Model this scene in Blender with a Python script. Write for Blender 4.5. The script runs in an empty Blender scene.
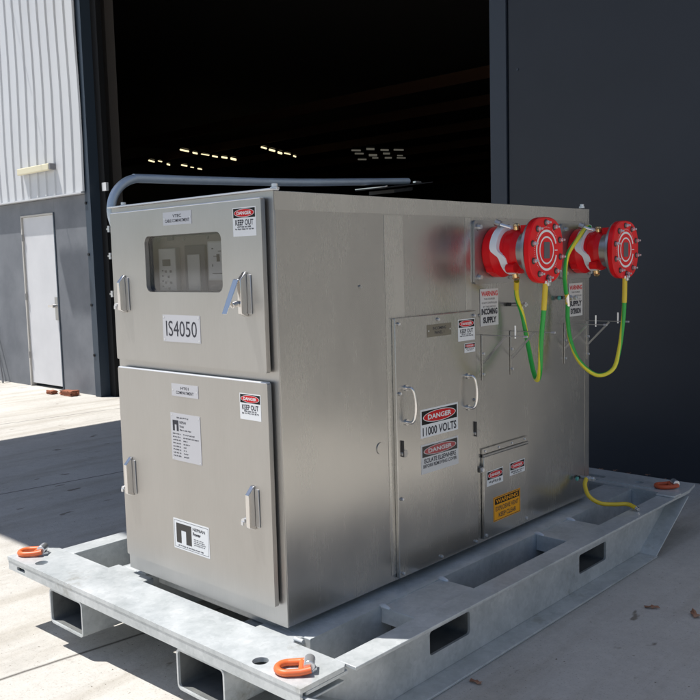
import bpy, bmesh, math, random
from mathutils import Vector, Matrix
random.seed(7)
S = bpy.context.scene
C = S.collection
V = Vector

# ------------------------------------------------------------------ materials
def mat(name, col, rough=.5, metal=0., col2=None, nscale=6., detail=6., bump=0., bscale=None,
        stretch=(1, 1, 1), rvar=0., contrast=(.35, .65), spec=.5, coat=0.):
    m = bpy.data.materials.new(name); m.use_nodes = True
    nt = m.node_tree; N = nt.nodes; L = nt.links
    b = N['Principled BSDF']
    b.inputs['Base Color'].default_value = (*col, 1)
    b.inputs['Roughness'].default_value = rough
    b.inputs['Metallic'].default_value = metal
    b.inputs['Specular IOR Level'].default_value = spec
    b.inputs['Coat Weight'].default_value = coat
    if col2 or bump or rvar:
        tc = N.new('ShaderNodeTexCoord'); mp = N.new('ShaderNodeMapping')
        mp.inputs['Scale'].default_value = stretch
        L.new(tc.outputs['Object'], mp.inputs['Vector'])
        nz = N.new('ShaderNodeTexNoise'); nz.inputs['Scale'].default_value = nscale
        nz.inputs['Detail'].default_value = detail; nz.inputs['Roughness'].default_value = .62
        L.new(mp.outputs[0], nz.inputs['Vector'])
        if col2:
            r = N.new('ShaderNodeValToRGB')
            r.color_ramp.elements[0].position = contrast[0]; r.color_ramp.elements[1].position = contrast[1]
            r.color_ramp.elements[0].color = (*col, 1); r.color_ramp.elements[1].color = (*col2, 1)
            L.new(nz.outputs['Fac'], r.inputs[0]); L.new(r.outputs[0], b.inputs['Base Color'])
        if rvar:
            mr = N.new('ShaderNodeMapRange'); mr.inputs['From Min'].default_value = .3; mr.inputs['From Max'].default_value = .7
            mr.inputs['To Min'].default_value = rough - rvar; mr.inputs['To Max'].default_value = rough + rvar
            L.new(nz.outputs['Fac'], mr.inputs['Value']); L.new(mr.outputs[0], b.inputs['Roughness'])
        if bump:
            n2 = N.new('ShaderNodeTexNoise'); n2.inputs['Scale'].default_value = bscale or nscale * 4
            n2.inputs['Detail'].default_value = 8
            L.new(mp.outputs[0], n2.inputs['Vector'])
            bp = N.new('ShaderNodeBump'); bp.inputs['Strength'].default_value = bump; bp.inputs['Distance'].default_value = .01
            L.new(n2.outputs['Fac'], bp.inputs['Height']); L.new(bp.outputs[0], b.inputs['Normal'])
    return m

def stainless(name, col, rough, grain, wave=.25, wscale=1.1, metal=1.):
    m = bpy.data.materials.new(name); m.use_nodes = True
    nt = m.node_tree; N = nt.nodes; L = nt.links; b = N['Principled BSDF']
    b.inputs['Metallic'].default_value = metal
    tc = N.new('ShaderNodeTexCoord')
    mp = N.new('ShaderNodeMapping'); mp.inputs['Scale'].default_value = grain
    L.new(tc.outputs['Object'], mp.inputs['Vector'])
    g = N.new('ShaderNodeTexNoise'); g.inputs['Scale'].default_value = 60; g.inputs['Detail'].default_value = 5
    L.new(mp.outputs[0], g.inputs['Vector'])
    s = N.new('ShaderNodeTexNoise'); s.inputs['Scale'].default_value = 2.2; s.inputs['Detail'].default_value = 6; s.inputs['Roughness'].default_value = .65
    mp2 = N.new('ShaderNodeMapping'); mp2.inputs['Scale'].default_value = (1.6, 1.6, .7)
    L.new(tc.outputs['Object'], mp2.inputs['Vector']); L.new(mp2.outputs[0], s.inputs['Vector'])
    r = N.new('ShaderNodeValToRGB')
    r.color_ramp.elements[0].position = .3; r.color_ramp.elements[1].position = .7
    r.color_ramp.elements[0].color = (*[c * .9 for c in col], 1); r.color_ramp.elements[1].color = (*[min(1, c * 1.06) for c in col], 1)
    mx = N.new('ShaderNodeMath'); mx.operation = 'ADD'; 
    m1 = N.new('ShaderNodeMath'); m1.operation = 'MULTIPLY'; m1.inputs[1].default_value = .3
    m2 = N.new('ShaderNodeMath'); m2.operation = 'MULTIPLY'; m2.inputs[1].default_value = .7
    L.new(g.outputs['Fac'], m1.inputs[0]); L.new(s.outputs['Fac'], m2.inputs[0])
    L.new(m1.outputs[0], mx.inputs[0]); L.new(m2.outputs[0], mx.inputs[1])
    L.new(mx.outputs[0], r.inputs[0]); L.new(r.outputs[0], b.inputs['Base Color'])
    mr = N.new('ShaderNodeMapRange'); mr.inputs['From Min'].default_value = .3; mr.inputs['From Max'].default_value = .7
    mr.inputs['To Min'].default_value = rough - .05; mr.inputs['To Max'].default_value = rough + .06
    L.new(mx.outputs[0], mr.inputs['Value']); L.new(mr.outputs[0], b.inputs['Roughness'])
    b1 = N.new('ShaderNodeBump'); b1.inputs['Strength'].default_value = .022; b1.inputs['Distance'].default_value = .002
    L.new(g.outputs['Fac'], b1.inputs['Height'])
    w = N.new('ShaderNodeTexNoise'); w.inputs['Scale'].default_value = wscale; w.inputs['Detail'].default_value = 1
    L.new(tc.outputs['Object'], w.inputs['Vector'])
    b2 = N.new('ShaderNodeBump'); b2.inputs['Strength'].default_value = wave; b2.inputs['Distance'].default_value = .03
    L.new(w.outputs['Fac'], b2.inputs['Height']); L.new(b1.outputs[0], b2.inputs['Normal'])
    L.new(b2.outputs[0], b.inputs['Normal'])
    return m

def galv(name, lo, hi, metal=.35, rough=.42):
    m = bpy.data.materials.new(name); m.use_nodes = True
    nt = m.node_tree; N = nt.nodes; L = nt.links; b = N['Principled BSDF']
    b.inputs['Metallic'].default_value = metal
    tc = N.new('ShaderNodeTexCoord')
    v = N.new('ShaderNodeTexVoronoi'); v.inputs['Scale'].default_value = 55
    L.new(tc.outputs['Object'], v.inputs['Vector'])
    bw = N.new('ShaderNodeRGBToBW'); L.new(v.outputs['Color'], bw.inputs[0])
    n = N.new('ShaderNodeTexNoise'); n.inputs['Scale'].default_value = 5; n.inputs['Detail'].default_value = 9; n.inputs['Roughness'].default_value = .7
    L.new(tc.outputs['Object'], n.inputs['Vector'])
    a = N.new('ShaderNodeMath'); a.operation = 'MULTIPLY_ADD'; a.inputs[1].default_value = .13
    L.new(bw.outputs[0], a.inputs[0])
    c = N.new('ShaderNodeMath'); c.operation = 'MULTIPLY'; c.inputs[1].default_value = .88
    L.new(n.outputs['Fac'], c.inputs[0]); L.new(c.outputs[0], a.inputs[2])
    r = N.new('ShaderNodeValToRGB'); r.color_ramp.elements[0].position = .32; r.color_ramp.elements[1].position = .72
    r.color_ramp.elements[0].color = (*lo, 1); r.color_ramp.elements[1].color = (*hi, 1)
    L.new(a.outputs[0], r.inputs[0])
    # scattered grime
    n2 = N.new('ShaderNodeTexNoise'); n2.inputs['Scale'].default_value = 2.3; n2.inputs['Detail'].default_value = 10; n2.inputs['Roughness'].default_value = .75
    L.new(tc.outputs['Object'], n2.inputs['Vector'])
    r2 = N.new('ShaderNodeValToRGB'); r2.color_ramp.elements[0].position = .3; r2.color_ramp.elements[1].position = .42
    r2.color_ramp.elements[0].color = (.55, .5, .42, 1); r2.color_ramp.elements[1].color = (1, 1, 1, 1)
    L.new(n2.outputs['Fac'], r2.inputs[0])
    mm = N.new('ShaderNodeMix'); mm.data_type = 'RGBA'; mm.blend_type = 'MULTIPLY'; mm.inputs[0].default_value = .8
    L.new(r.outputs[0], mm.inputs[6]); L.new(r2.outputs[0], mm.inputs[7]); L.new(mm.outputs[2], b.inputs['Base Color'])
    mr = N.new('ShaderNodeMapRange'); mr.inputs['To Min'].default_value = rough - .1; mr.inputs['To Max'].default_value = rough + .15
    L.new(n.outputs['Fac'], mr.inputs['Value']); L.new(mr.outputs[0], b.inputs['Roughness'])
    bp = N.new('ShaderNodeBump'); bp.inputs['Strength'].default_value = .15; bp.inputs['Distance'].default_value = .004
    L.new(n.outputs['Fac'], bp.inputs['Height']); L.new(bp.outputs[0], b.inputs['Normal'])
    return m

def emis(name, col, s):
    m = bpy.data.materials.new(name); m.use_nodes = True; b = m.node_tree.nodes['Principled BSDF']
    b.inputs['Base Color'].default_value = (*col, 1); b.inputs['Emission Color'].default_value = (*col, 1)
    b.inputs['Emission Strength'].default_value = s
    return m

def concrete(name, base, warm, stain):
    m = bpy.data.materials.new(name); m.use_nodes = True
    nt = m.node_tree; N = nt.nodes; L = nt.links; b = N['Principled BSDF']
    b.inputs['Roughness'].default_value = .85
    tc = N.new('ShaderNodeTexCoord')
    def noise(sc, det, ro, st=(1, 1, 1)):
        mp = N.new('ShaderNodeMapping'); mp.inputs['Scale'].default_value = st
        L.new(tc.outputs['Object'], mp.inputs['Vector'])
        n = N.new('ShaderNodeTexNoise'); n.inputs['Scale'].default_value = sc; n.inputs['Detail'].default_value = det; n.inputs['Roughness'].default_value = ro
        L.new(mp.outputs[0], n.inputs['Vector']); return n.outputs['Fac']
    def ramp(f, a, b_, ca, cb):
        r = N.new('ShaderNodeValToRGB'); r.color_ramp.elements[0].position = a; r.color_ramp.elements[1].position = b_
        r.color_ramp.elements[0].color = (*ca, 1); r.color_ramp.elements[1].color = (*cb, 1); L.new(f, r.inputs[0]); return r.outputs[0]
    def mul(x, y, f=1.):
        mm = N.new('ShaderNodeMix'); mm.data_type = 'RGBA'; mm.blend_type = 'MULTIPLY'; mm.inputs[0].default_value = f
        L.new(x, mm.inputs[6]); L.new(y, mm.inputs[7]); return mm.outputs[2]
    W = (1, 1, 1)
    c = ramp(noise(1.1, 10, .7), .35, .65, base, warm)
    c = mul(c, ramp(noise(22, 6, .7), .3, .7, (.86, .86, .86), W))
    c = mul(c, ramp(noise(2.6, 8, .72), .24, .4, stain, W))                    # blotches
    c = mul(c, ramp(noise(9, 3, .5, (1, .45, 1)), .27, .31, (.45, .42, .38), W))  # small dark marks
    c = mul(c, ramp(noise(1.3, 5, .6, (3.2, .35, 1)), .36, .52, (.84, .82, .79), W))  # drag streaks
    c = mul(c, ramp(noise(120, 2, .5), .3, .42, (.8, .78, .75), W))
    c = mul(c, ramp(noise(5.5, 12, .8), .30, .37, (.60, .57, .53), W))           # grime patches
    c = mul(c, ramp(noise(60, 2, .4), .24, .27, (.35, .32, .28), W))            # grit specks
    # sawn joints running in Y
    sx = N.new('ShaderNodeSeparateXYZ'); L.new(tc.outputs['Object'], sx.inputs[0])
    wob = noise(3, 3, .5)
    ad = N.new('ShaderNodeMath'); ad.operation = 'MULTIPLY_ADD'; ad.inputs[1].default_value = .02; L.new(wob, ad.inputs[0]); L.new(sx.outputs[0], ad.inputs[2])
    sl = N.new('ShaderNodeMath'); sl.operation = 'MULTIPLY_ADD'; sl.inputs[1].default_value = -.12; L.new(sx.outputs[1], sl.inputs[0]); L.new(ad.outputs[0], sl.inputs[2])
    of = N.new('ShaderNodeMath'); of.operation = 'ADD'; of.inputs[1].default_value = 1.125 + 3.3 * 50; L.new(sl.outputs[0], of.inputs[0])
    pp = N.new('ShaderNodeMath'); pp.operation = 'PINGPONG'; pp.inputs[1].default_value = 1.65; L.new(of.outputs[0], pp.inputs[0])
    jr = ramp(pp.outputs[0], .0, .016, (.12, .11, .1), W)
    c = mul(c, jr)
    L.new(c, b.inputs['Base Color'])
    bp = N.new('ShaderNodeBump'); bp.inputs['Strength'].default_value = .35; bp.inputs['Distance'].default_value = .006
    L.new(noise(45, 8, .7), bp.inputs['Height']); L.new(bp.outputs[0], b.inputs['Normal'])
    return m

M = {}
M['ss_front'] = stainless('stainless_doors', (.47, .455, .435), .34, (8, 8, .25), .12, .9, .90)
M['ss_side'] = stainless('stainless_side', (.47, .46, .44), .25, (8, 8, .25), .30, 1.6, .93)
M['ss_band'] = stainless('stainless_joint', (.56, .55, .525), .26, (8, 8, .25), .35, 2.5, .93)
M['ss_fit'] = mat('polished_steel', (.72, .70, .68), .16, 1.)
M['ss_dull'] = mat('dull_steel', (.44, .435, .43), .36, .9)
M['galv'] = galv('galvanised', (.43, .46, .465), (.69, .71, .715), .27, .35)
M['galv_pipe'] = galv('galvanised_pipe', (.40, .46, .53), (.50, .58, .66), .5, .33)
M['pocket'] = mat('pocket_shade', (.10, .105, .105), .7, 0, (.17, .175, .17), 9)  # dark tone paints in the shade inside the fork pockets
M['conc'] = concrete('concrete', (.52, .495, .455), (.61, .585, .54), (.66, .63, .59))
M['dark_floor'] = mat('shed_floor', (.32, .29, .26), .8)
M['rubber'] = mat('black_rubber', (.02, .02, .02), .6)
M['black'] = mat('sign_black', (.015, .015, .015), .45, spec=.12)
M['white'] = mat('sign_white', (.74, .75, .76), .4, spec=.12)
M['greywhite'] = mat('sign_faded', (.62, .62, .62), .5, spec=.12)
M['red'] = mat('sign_red', (.58, .018, .022), .4, spec=.12)
M['orange'] = mat('sign_orange', (.80, .36, .02), .45, spec=.12)
M['ink'] = mat('sign_ink', (.05, .05, .06), .5, spec=.12)
M['dimred'] = mat('sign_red_faded', (.42, .10, .10), .5, spec=.12)
M['dimblack'] = mat('sign_black_faded', (.07, .065, .06), .5, spec=.12)
M['alu'] = mat('engraved_label', (.55, .55, .58), .42, .35)
M['brassplate'] = mat('tarnished_plate', (.22, .20, .16), .4, .6)
M['redpaint'] = mat('red_enamel', (.76, .008, .012), .30, 0, (.64, .006, .010), 7, spec=.25)
M['brass'] = mat('brass', (.75, .52, .26), .22, 1.)
M['silver'] = mat('zinc_bright', (.70, .71, .73), .28, .8)
M['orangepaint'] = mat('hoist_orange', (.80, .17, .04), .42, 0, (.68, .14, .05), 20)
M['dullorange'] = mat('hoist_orange_dull', (.62, .10, .03), .5, 0, (.5, .1, .04), 20)  # duller orange for the far ring
M['band'] = mat('white_band', (.84, .85, .88), .35)
M['lip'] = mat('edge_highlight_weld', (.74, .75, .77), .3, .35)  # pale steel: painted highlight on top edges, also weld beads
M['cladding'] = mat('white_cladding', (.66, .67, .69), .38, 0, (.60, .61, .63), .8, bump=.10, bscale=1.6, stretch=(1, 1, .45))
M['basewall'] = mat('grey_wall', (.135, .145, .165), .62, 0, (.21, .22, .24), 1.1, detail=9, bump=.15)
M['navywall'] = mat('navy_wall', (.014, .017, .025), .5, 0, (.019, .0225, .032), .7, bump=.06)
M['navytrim'] = mat('navy_trim', (.032, .04, .056), .45)
M['doorwhite'] = mat('door_white', (.68, .68, .70), .4, 0, (.62, .62, .64), 1.5)
M['bluesteel'] = mat('blue_grey_steel', (.035, .052, .075), .5)
M['darksteel'] = mat('dark_steel', (.007, .007, .008), .6)
M['greysteel'] = mat('grey_guide', (.20, .20, .21), .5)
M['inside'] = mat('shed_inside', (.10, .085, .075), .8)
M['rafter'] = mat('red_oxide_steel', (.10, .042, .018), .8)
M['beige'] = mat('beige_building', (.50, .48, .445), .8, 0, (.57, .55, .51), .4)
M['greywall'] = mat('pale_grey_wall', (.33, .315, .29), .7, 0, (.42, .405, .375), .9)
M['lampcream'] = mat('lamp_cream', (.78, .72, .52), .4)
M['inner'] = mat('inner_plate', (.30, .265, .24), .55)
M['innerdark'] = mat('inner_dark', (.10, .10, .11), .6)
M['relay'] = mat('relay_grey', (.62, .62, .60), .5)
M['lcd'] = mat('lcd', (.10, .11, .10), .3)
M['brick'] = mat('brick_orange', (.36, .12, .06), .85, 0, (.22, .075, .04), 14, bump=.4)
M['leaf'] = mat('dry_leaf', (.34, .15, .09), .7, 0, (.46, .26, .16), 30)
M['glow'] = emis('strip_glow', (1., .84, .5), 1.1)
M['glow_dim'] = emis('skylight_glint', (.9, .85, .7), .07)  # weak glow painting in dim skylight reflections
M['teal'] = mat('teal_plastic', (.08, .34, .30), .4)

def cable_mat():
    m = bpy.data.materials.new('earth_cable'); m.use_nodes = True; nt = m.node_tree; N = nt.nodes; L = nt.links
    b = N['Principled BSDF']; b.inputs['Roughness'].default_value = .38
    uv = N.new('ShaderNodeUVMap'); uv.uv_map = 'UVMap'
    sx = N.new('ShaderNodeSeparateXYZ'); L.new(uv.outputs[0], sx.inputs[0])
    # u = angle 0..1, v = length in metres; slow twist of the two colours
    a = N.new('ShaderNodeMath'); a.operation = 'MULTIPLY_ADD'; a.inputs[1].default_value = 1.1
    L.new(sx.outputs[1], a.inputs[0]); L.new(sx.outputs[0], a.inputs[2])
    f = N.new('ShaderNodeMath'); f.operation = 'FRACT'; L.new(a.outputs[0], f.inputs[0])
    g = N.new('ShaderNodeMath'); g.operation = 'GREATER_THAN'; g.inputs[1].default_value = .62; L.new(f.outputs[0], g.inputs[0])
    mx = N.new('ShaderNodeMix'); mx.data_type = 'RGBA'
    L.new(g.outputs[0], mx.inputs[0]); mx.inputs[6].default_value = (.02, .38, .05, 1); mx.inputs[7].default_value = (.78, .68, .04, 1)
    L.new(mx.outputs[2], b.inputs['Base Color']); return m
M['cable'] = cable_mat()
M['yellow'] = mat('yellow_sleeve', (.72, .52, .035), .38)

def glass():
    m = bpy.data.materials.new('window_pane'); m.use_nodes = True; nt = m.node_tree; N = nt.nodes; L = nt.links
    for n in list(N): N.remove(n)
    o = N.new('ShaderNodeOutputMaterial'); t = N.new('ShaderNodeBsdfTransparent'); g = N.new('ShaderNodeBsdfGlossy')
    t.inputs[0].default_value = (.9, .9, .9, 1); g.inputs['Roughness'].default_value = .08; g.inputs[0].default_value = (.9, .9, .9, 1)
    mx = N.new('ShaderNodeMixShader'); fr = N.new('ShaderNodeFresnel'); fr.inputs[0].default_value = 1.6
    ad = N.new('ShaderNodeMath'); ad.operation = 'ADD'; ad.inputs[1].default_value = .05
    L.new(fr.outputs[0], ad.inputs[0]); L.new(ad.outputs[0], mx.inputs[0]); L.new(t.outputs[0], mx.inputs[1]); L.new(g.outputs[0], mx.inputs[2]); L.new(mx.outputs[0], o.inputs[0])
    return m
M['glass'] = glass()

# ------------------------------------------------------------------ mesh helpers
def catmull(pts, n=8):
    pts = [V(p) for p in pts]; out = []
    P = [pts[0] * 2 - pts[1]] + pts + [pts[-1] * 2 - pts[-2]]
    for i in range(1, len(P) - 2):
        a, b, c, d = P[i - 1], P[i], P[i + 1], P[i + 2]
        for k in range(n):
            t = k / n
            out.append(.5 * ((2 * b) + (c - a) * t + (2 * a - 5 * b + 4 * c - d) * t * t + (3 * b - a - 3 * c + d) * t ** 3))
    out.append(pts[-1]); return out

class MB:
    def __init__(s):
        s.bm = bmesh.new(); s.uv = s.bm.loops.layers.uv.new('UVMap'); s.ms = []
    def mi(s, m):
        m = M[m]
        if m not in s.ms: s.ms.append(m)
        return s.ms.index(m)
    def faces(s, vs, fs, m):
        k = s.mi(m); bv = [s.bm.verts.new(v) for v in vs]; out = []
        for f in fs:
            try:
                fc = s.bm.faces.new([bv[i] for i in f]); fc.material_index = k; out.append(fc)
            except ValueError: pass
        return out
    def box(s, x0, y0, z0, x1, y1, z1, m):
        x0, x1 = min(x0, x1), max(x0, x1); y0, y1 = min(y0, y1), max(y0, y1); z0, z1 = min(z0, z1), max(z0, z1)
        vs = [(x0, y0, z0), (x1, y0, z0), (x1, y1, z0), (x0, y1, z0), (x0, y0, z1), (x1, y0, z1), (x1, y1, z1), (x0, y1, z1)]
        s.faces(vs, [(3, 2, 1, 0), (4, 5, 6, 7), (0, 1, 5, 4), (1, 2, 6, 5), (2, 3, 7, 6), (3, 0, 4, 7)], m); return s
    def prism(s, poly, ext, m):
        n = len(poly); e = V(ext); vs = [V(p) for p in poly] + [V(p) + e for p in poly]
        s.faces(vs, [tuple(range(n))[::-1], tuple(range(n, 2 * n))] + [(i, (i + 1) % n, n + (i + 1) % n, n + i) for i in range(n)], m); return s
    def cyl(s, p0, p1, r, m, n=24, r2=None, rot=0.):
        p0, p1 = V(p0), V(p1); d = (p1 - p0).normalized(); r2 = r if r2 is None else r2
        a = d.orthogonal().normalized()
        if abs(d.z) < .9: a = d.cross(V((0, 0, 1))).normalized()
        b = d.cross(a)
        vs = []
        for p, rr in ((p0, r), (p1, r2)):
            for i in range(n):
                t = 2 * math.pi * i / n + rot; vs.append(p + (a * math.cos(t) + b * math.sin(t)) * rr)
        s.faces(vs, [(i, (i + 1) % n, n + (i + 1) % n, n + i) for i in range(n)] + [tuple(range(n))[::-1], tuple(range(n, 2 * n))], m); return s
    def lathe(s, o, prof, m, n=40, axis='x', arcs=None):
        """prof: (along, radius) list; axis x or z"""
        o = V(o); vs = []
        for (a, r) in prof:
            for i in range(n):
                t = 2 * math.pi * i / n
                vs.append(o + (V((a, r * math.cos(t), r * math.sin(t))) if axis == 'x' else V((r * math.cos(t), r * math.sin(t), a))))
        fs = []
        for k in range(len(prof) - 1):
            fs += [(k * n + i, k * n + (i + 1) % n, (k + 1) * n + (i + 1) % n, (k + 1) * n + i) for i in range(n)]
        fs += [tuple(range(n))[::-1], tuple(range((len(prof) - 1) * n, len(prof) * n))]
        s.faces(vs, fs, m); return s
    def tube(s, pts, r, m, n=12, smooth=8, segs=None):
        P = catmull(pts, smooth) if smooth else [V(p) for p in pts]
        if segs: P = P[int(segs[0] * (len(P) - 1)):int(segs[1] * (len(P) - 1)) + 1]
        t0 = (P[1] - P[0]).normalized(); a = t0.orthogonal().normalized(); rings = []; ln = [0.]
        for i, p in enumerate(P):
            t = (P[min(i + 1, len(P) - 1)] - P[max(i - 1, 0)]).normalized()
            a = (a - t * a.dot(t)).normalized(); b = t.cross(a)
            rr = r(i / (len(P) - 1)) if callable(r) else r
            rings.append([s.bm.verts.new(p + (a * math.cos(2 * math.pi * j / n) + b * math.sin(2 * math.pi * j / n)) * rr) for j in range(n)])
            if i: ln.append(ln[-1] + (P[i] - P[i - 1]).length)
        k = s.mi(m)
        for i in range(len(P) - 1):
            for j in range(n):
                f = s.bm.faces.new((rings[i][j], rings[i][(j + 1) % n], rings[i + 1][(j + 1) % n], rings[i + 1][j])); f.material_index = k
                for lp, (u, v) in zip(f.loops, ((j / n, ln[i]), ((j + 1) / n, ln[i]), ((j + 1) / n, ln[i + 1]), (j / n, ln[i + 1]))): lp[s.uv].uv = (u, v)
        for e in (rings[0][::-1], rings[-1]):
            f = s.bm.faces.new(e); f.material_index = k
        return s
    def mesh(s, me, mtx, m):
        k = s.mi(m); n0 = len(s.bm.faces); me.transform(mtx); s.bm.from_mesh(me); s.bm.faces.ensure_lookup_table()
        for f in s.bm.faces[n0:]: f.material_index = k
        bpy.data.meshes.remove(me); return s
    def curve(s, loops, t, fr, m):
        """flat slab from 2D loops (first outer, rest holes), thickness t going from n=0 to n=t in frame fr"""
        cu = bpy.data.curves.new('slab', 'CURVE'); cu.dimensions = '2D'; cu.fill_mode = 'BOTH'; cu.extrude = t / 2
        for lp in loops:
            sp = cu.splines.new('POLY'); sp.points.add(len(lp) - 1); sp.use_cyclic_u = True
            for q, p in zip(sp.points, lp): q.co = (p[0], p[1], 0, 1)
        o = bpy.data.objects.new('slab', cu); me = bpy.data.meshes.new_from_object(o)
        bpy.data.objects.remove(o); bpy.data.curves.remove(cu)
        return s.mesh(me, fr @ Matrix.Translation((0, 0, t / 2)), m)
    def text(s, body, u0, v0, u1, v1, n, fr, m, bold=.02, keep=False):
        cu = bpy.data.curves.new('txt', 'FONT'); cu.body = body; cu.size = 1; cu.offset = bold; cu.extrude = 0.; cu.resolution_u = 3
        o = bpy.data.objects.new('txt', cu); me = bpy.data.meshes.new_from_object(o)
        bpy.data.objects.remove(o); bpy.data.curves.remove(cu)
        xs = [v.co.x for v in me.vertices]; ys = [v.co.y for v in me.vertices]
        sx = (u1 - u0) / (max(xs) - min(xs)); sy = (v1 - v0) / (max(ys) - min(ys))
        if keep:
            sx = min(sx, sy * 1.0)
        uc = (u0 + u1) / 2
        T = Matrix.Translation((uc, v0, n)) @ Matrix.Diagonal((sx, sy, 1, 1)) @ Matrix.Translation((-(max(xs) + min(xs)) / 2, -min(ys), 0))
        return s.mesh(me, fr @ T, m)
    def rect(s, u0, v0, u1, v1, n0, n1, fr, m):
        vs = [fr @ V(p) for p in ((u0, v0, n0), (u1, v0, n0), (u1, v1, n0), (u0, v1, n0), (u0, v0, n1), (u1, v0, n1), (u1, v1, n1), (u0, v1, n1))]
        s.faces(vs, [(3, 2, 1, 0), (4, 5, 6, 7), (0, 1, 5, 4), (1, 2, 6, 5), (2, 3, 7, 6), (3, 0, 4, 7)], m); return s
    def oval(s, uc, vc, ru, rv, n, fr, m, k=32):
        s.faces([fr @ V((uc + ru * math.cos(2 * math.pi * i / k), vc + rv * math.sin(2 * math.pi * i / k), n)) for i in range(k)], [tuple(range(k))], m); return s
    def build(s, name, parent=None, org=None, bevel=0., segs=2, ang=35):
        if org is None:
            org = V((0, 0, 0))
            p = parent
            while p is not None: org = org + p.location; p = p.parent
        org = V(org)
        bmesh.ops.recalc_face_normals(s.bm, faces=s.bm.faces) if not getattr(s, 'norecalc', False) else None
        me = bpy.data.meshes.new(name)
        for v in s.bm.verts: v.co -= org
        for f in s.bm.faces: f.smooth = True
        s.bm.to_mesh(me); s.bm.free()
        for m in s.ms: me.materials.append(m)
        me.set_sharp_from_angle(angle=math.radians(ang))
        o = bpy.data.objects.new(name, me); C.objects.link(o)
        if parent is not None: o.parent = parent
        else: o.location = org
        if bevel:
            md = o.modifiers.new('edge', 'BEVEL'); md.width = bevel; md.segments = segs; md.limit_method = 'ANGLE'; md.angle_limit = math.radians(40)
            md.harden_normals = False
        return o

def rrect(u0, v0, u1, v1, r, k=6):
    out = []
    for (cx, cy, a0) in ((u1 - r, v1 - r, 0), (u0 + r, v1 - r, 90), (u0 + r, v0 + r, 180), (u1 - r, v0 + r, 270)):
        for i in range(k + 1):
            a = math.radians(a0 + 90 * i / k); out.append((cx + r * math.cos(a), cy + r * math.sin(a)))
    return out
def circ(u, v, r, k=24): return [(u + r * math.cos(2 * math.pi * i / k), v + r * math.sin(2 * math.pi * i / k)) for i in range(k)]
def frame(o, U, W, Nn):
    return Matrix(((U[0], W[0], Nn[0], o[0]), (U[1], W[1], Nn[1], o[1]), (U[2], W[2], Nn[2], o[2]), (0, 0, 0, 1)))
FRONT = lambda y: frame((0, y, 0), (1, 0, 0), (0, 0, 1), (0, -1, 0))
SIDE = lambda x: frame((x, 0, 0), (0, 1, 0), (0, 0, 1), (1, 0, 0))

def tag(o, label=None, cat=None, group=None, kind=None):
    for k, v in (('label', label), ('category', cat), ('group', group), ('kind', kind)):
        if v: o[k] = v
    return o
def empty(name, loc, label, cat, group=None):
    o = bpy.data.objects.new(name, None); C.objects.link(o); o.location = loc; o.empty_display_size = .1
    return tag(o, label, cat, group)
def cp(o, parent, loc=None, delta=None):
    c = o.copy(); C.objects.link(c); c.parent = parent
    if loc is not None: c.location = loc
    if delta is not None: c.location = o.location + V(delta)
    for ch in list(o.children): cp(ch, c)
    return c

# ------------------------------------------------------------------ world, sun, camera
SD = V((.33, .23, -1.)).normalized()        # direction the sunlight travels
W = bpy.data.worlds.new('World'); S.world = W; W.use_nodes = True
nt = W.node_tree; bg = nt.nodes['Background']
sky = nt.nodes.new('ShaderNodeTexSky'); sky.sky_type = 'NISHITA'; sky.sun_disc = False
sky.sun_elevation = math.asin(-SD.z); sky.sun_rotation = math.atan2(-SD.x, -SD.y)
sky.altitude = 0; sky.air_density = 1.; sky.dust_density = 1.2; sky.ozone_density = 1.5
nt.links.new(sky.outputs[0], bg.inputs[0]); bg.inputs[1].default_value = .09
sl = bpy.data.lights.new('sun', 'SUN'); sl.energy = 4.6; sl.angle = math.radians(.5); sl.color = (1, .975, .93)
so = bpy.data.objects.new('sun', sl); C.objects.link(so); so.rotation_euler = SD.to_track_quat('-Z', 'Y').to_euler(); so.location = (-4, -3, 12)

cam = bpy.data.cameras.new('camera'); co = bpy.data.objects.new('camera', cam); C.objects.link(co); S.camera = co
yw, pi_, ro = .7505, -.0994, -.0262
f = V((-math.sin(yw) * math.cos(pi_), math.cos(yw) * math.cos(pi_), math.sin(pi_)))
rt = V((math.cos(yw), math.sin(yw), 0)); up = rt.cross(f)
r2 = rt * math.cos(ro) + up * math.sin(ro); u2 = -rt * math.sin(ro) + up * math.cos(ro)
co.matrix_world = Matrix(((r2.x, u2.x, -f.x, 2.3608), (r2.y, u2.y, -f.y, -2.1444), (r2.z, u2.z, -f.z, 1.3775), (0, 0, 0, 1)))
cam.sensor_width = 36; cam.lens = 36 * 864.58 / 700; cam.clip_start = .05; cam.clip_end = 600
S.view_settings.view_transform = 'Standard'; S.view_settings.look = 'None'; S.view_settings.exposure = .32; S.view_settings.gamma = 1

# ------------------------------------------------------------------ ground
GR, GL = -.317, -.385
g = MB(); xs = [-260, -120, -60, -30, -12, -1.75, .35, 8, 30, 60, 120, 260]; ys = [-260, -120, -60, -20, 0, 20, 60, 120, 260]
vs = [(x, y, GL if x <= -1.7 else GR) for x in xs for y in ys]; ny = len(ys)
g.faces(vs, [(i * ny + j, (i + 1) * ny + j, (i + 1) * ny + j + 1, i * ny + j + 1) for i in range(len(xs) - 1) for j in range(ny - 1)], 'conc')
tag(g.build('concrete_ground', org=(0, 0, 0)), kind='structure')
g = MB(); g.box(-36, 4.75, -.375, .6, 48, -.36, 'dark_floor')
g = g.build('workshop_floor', org=(0, 0, 0)); tag(g, kind='structure')

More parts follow.
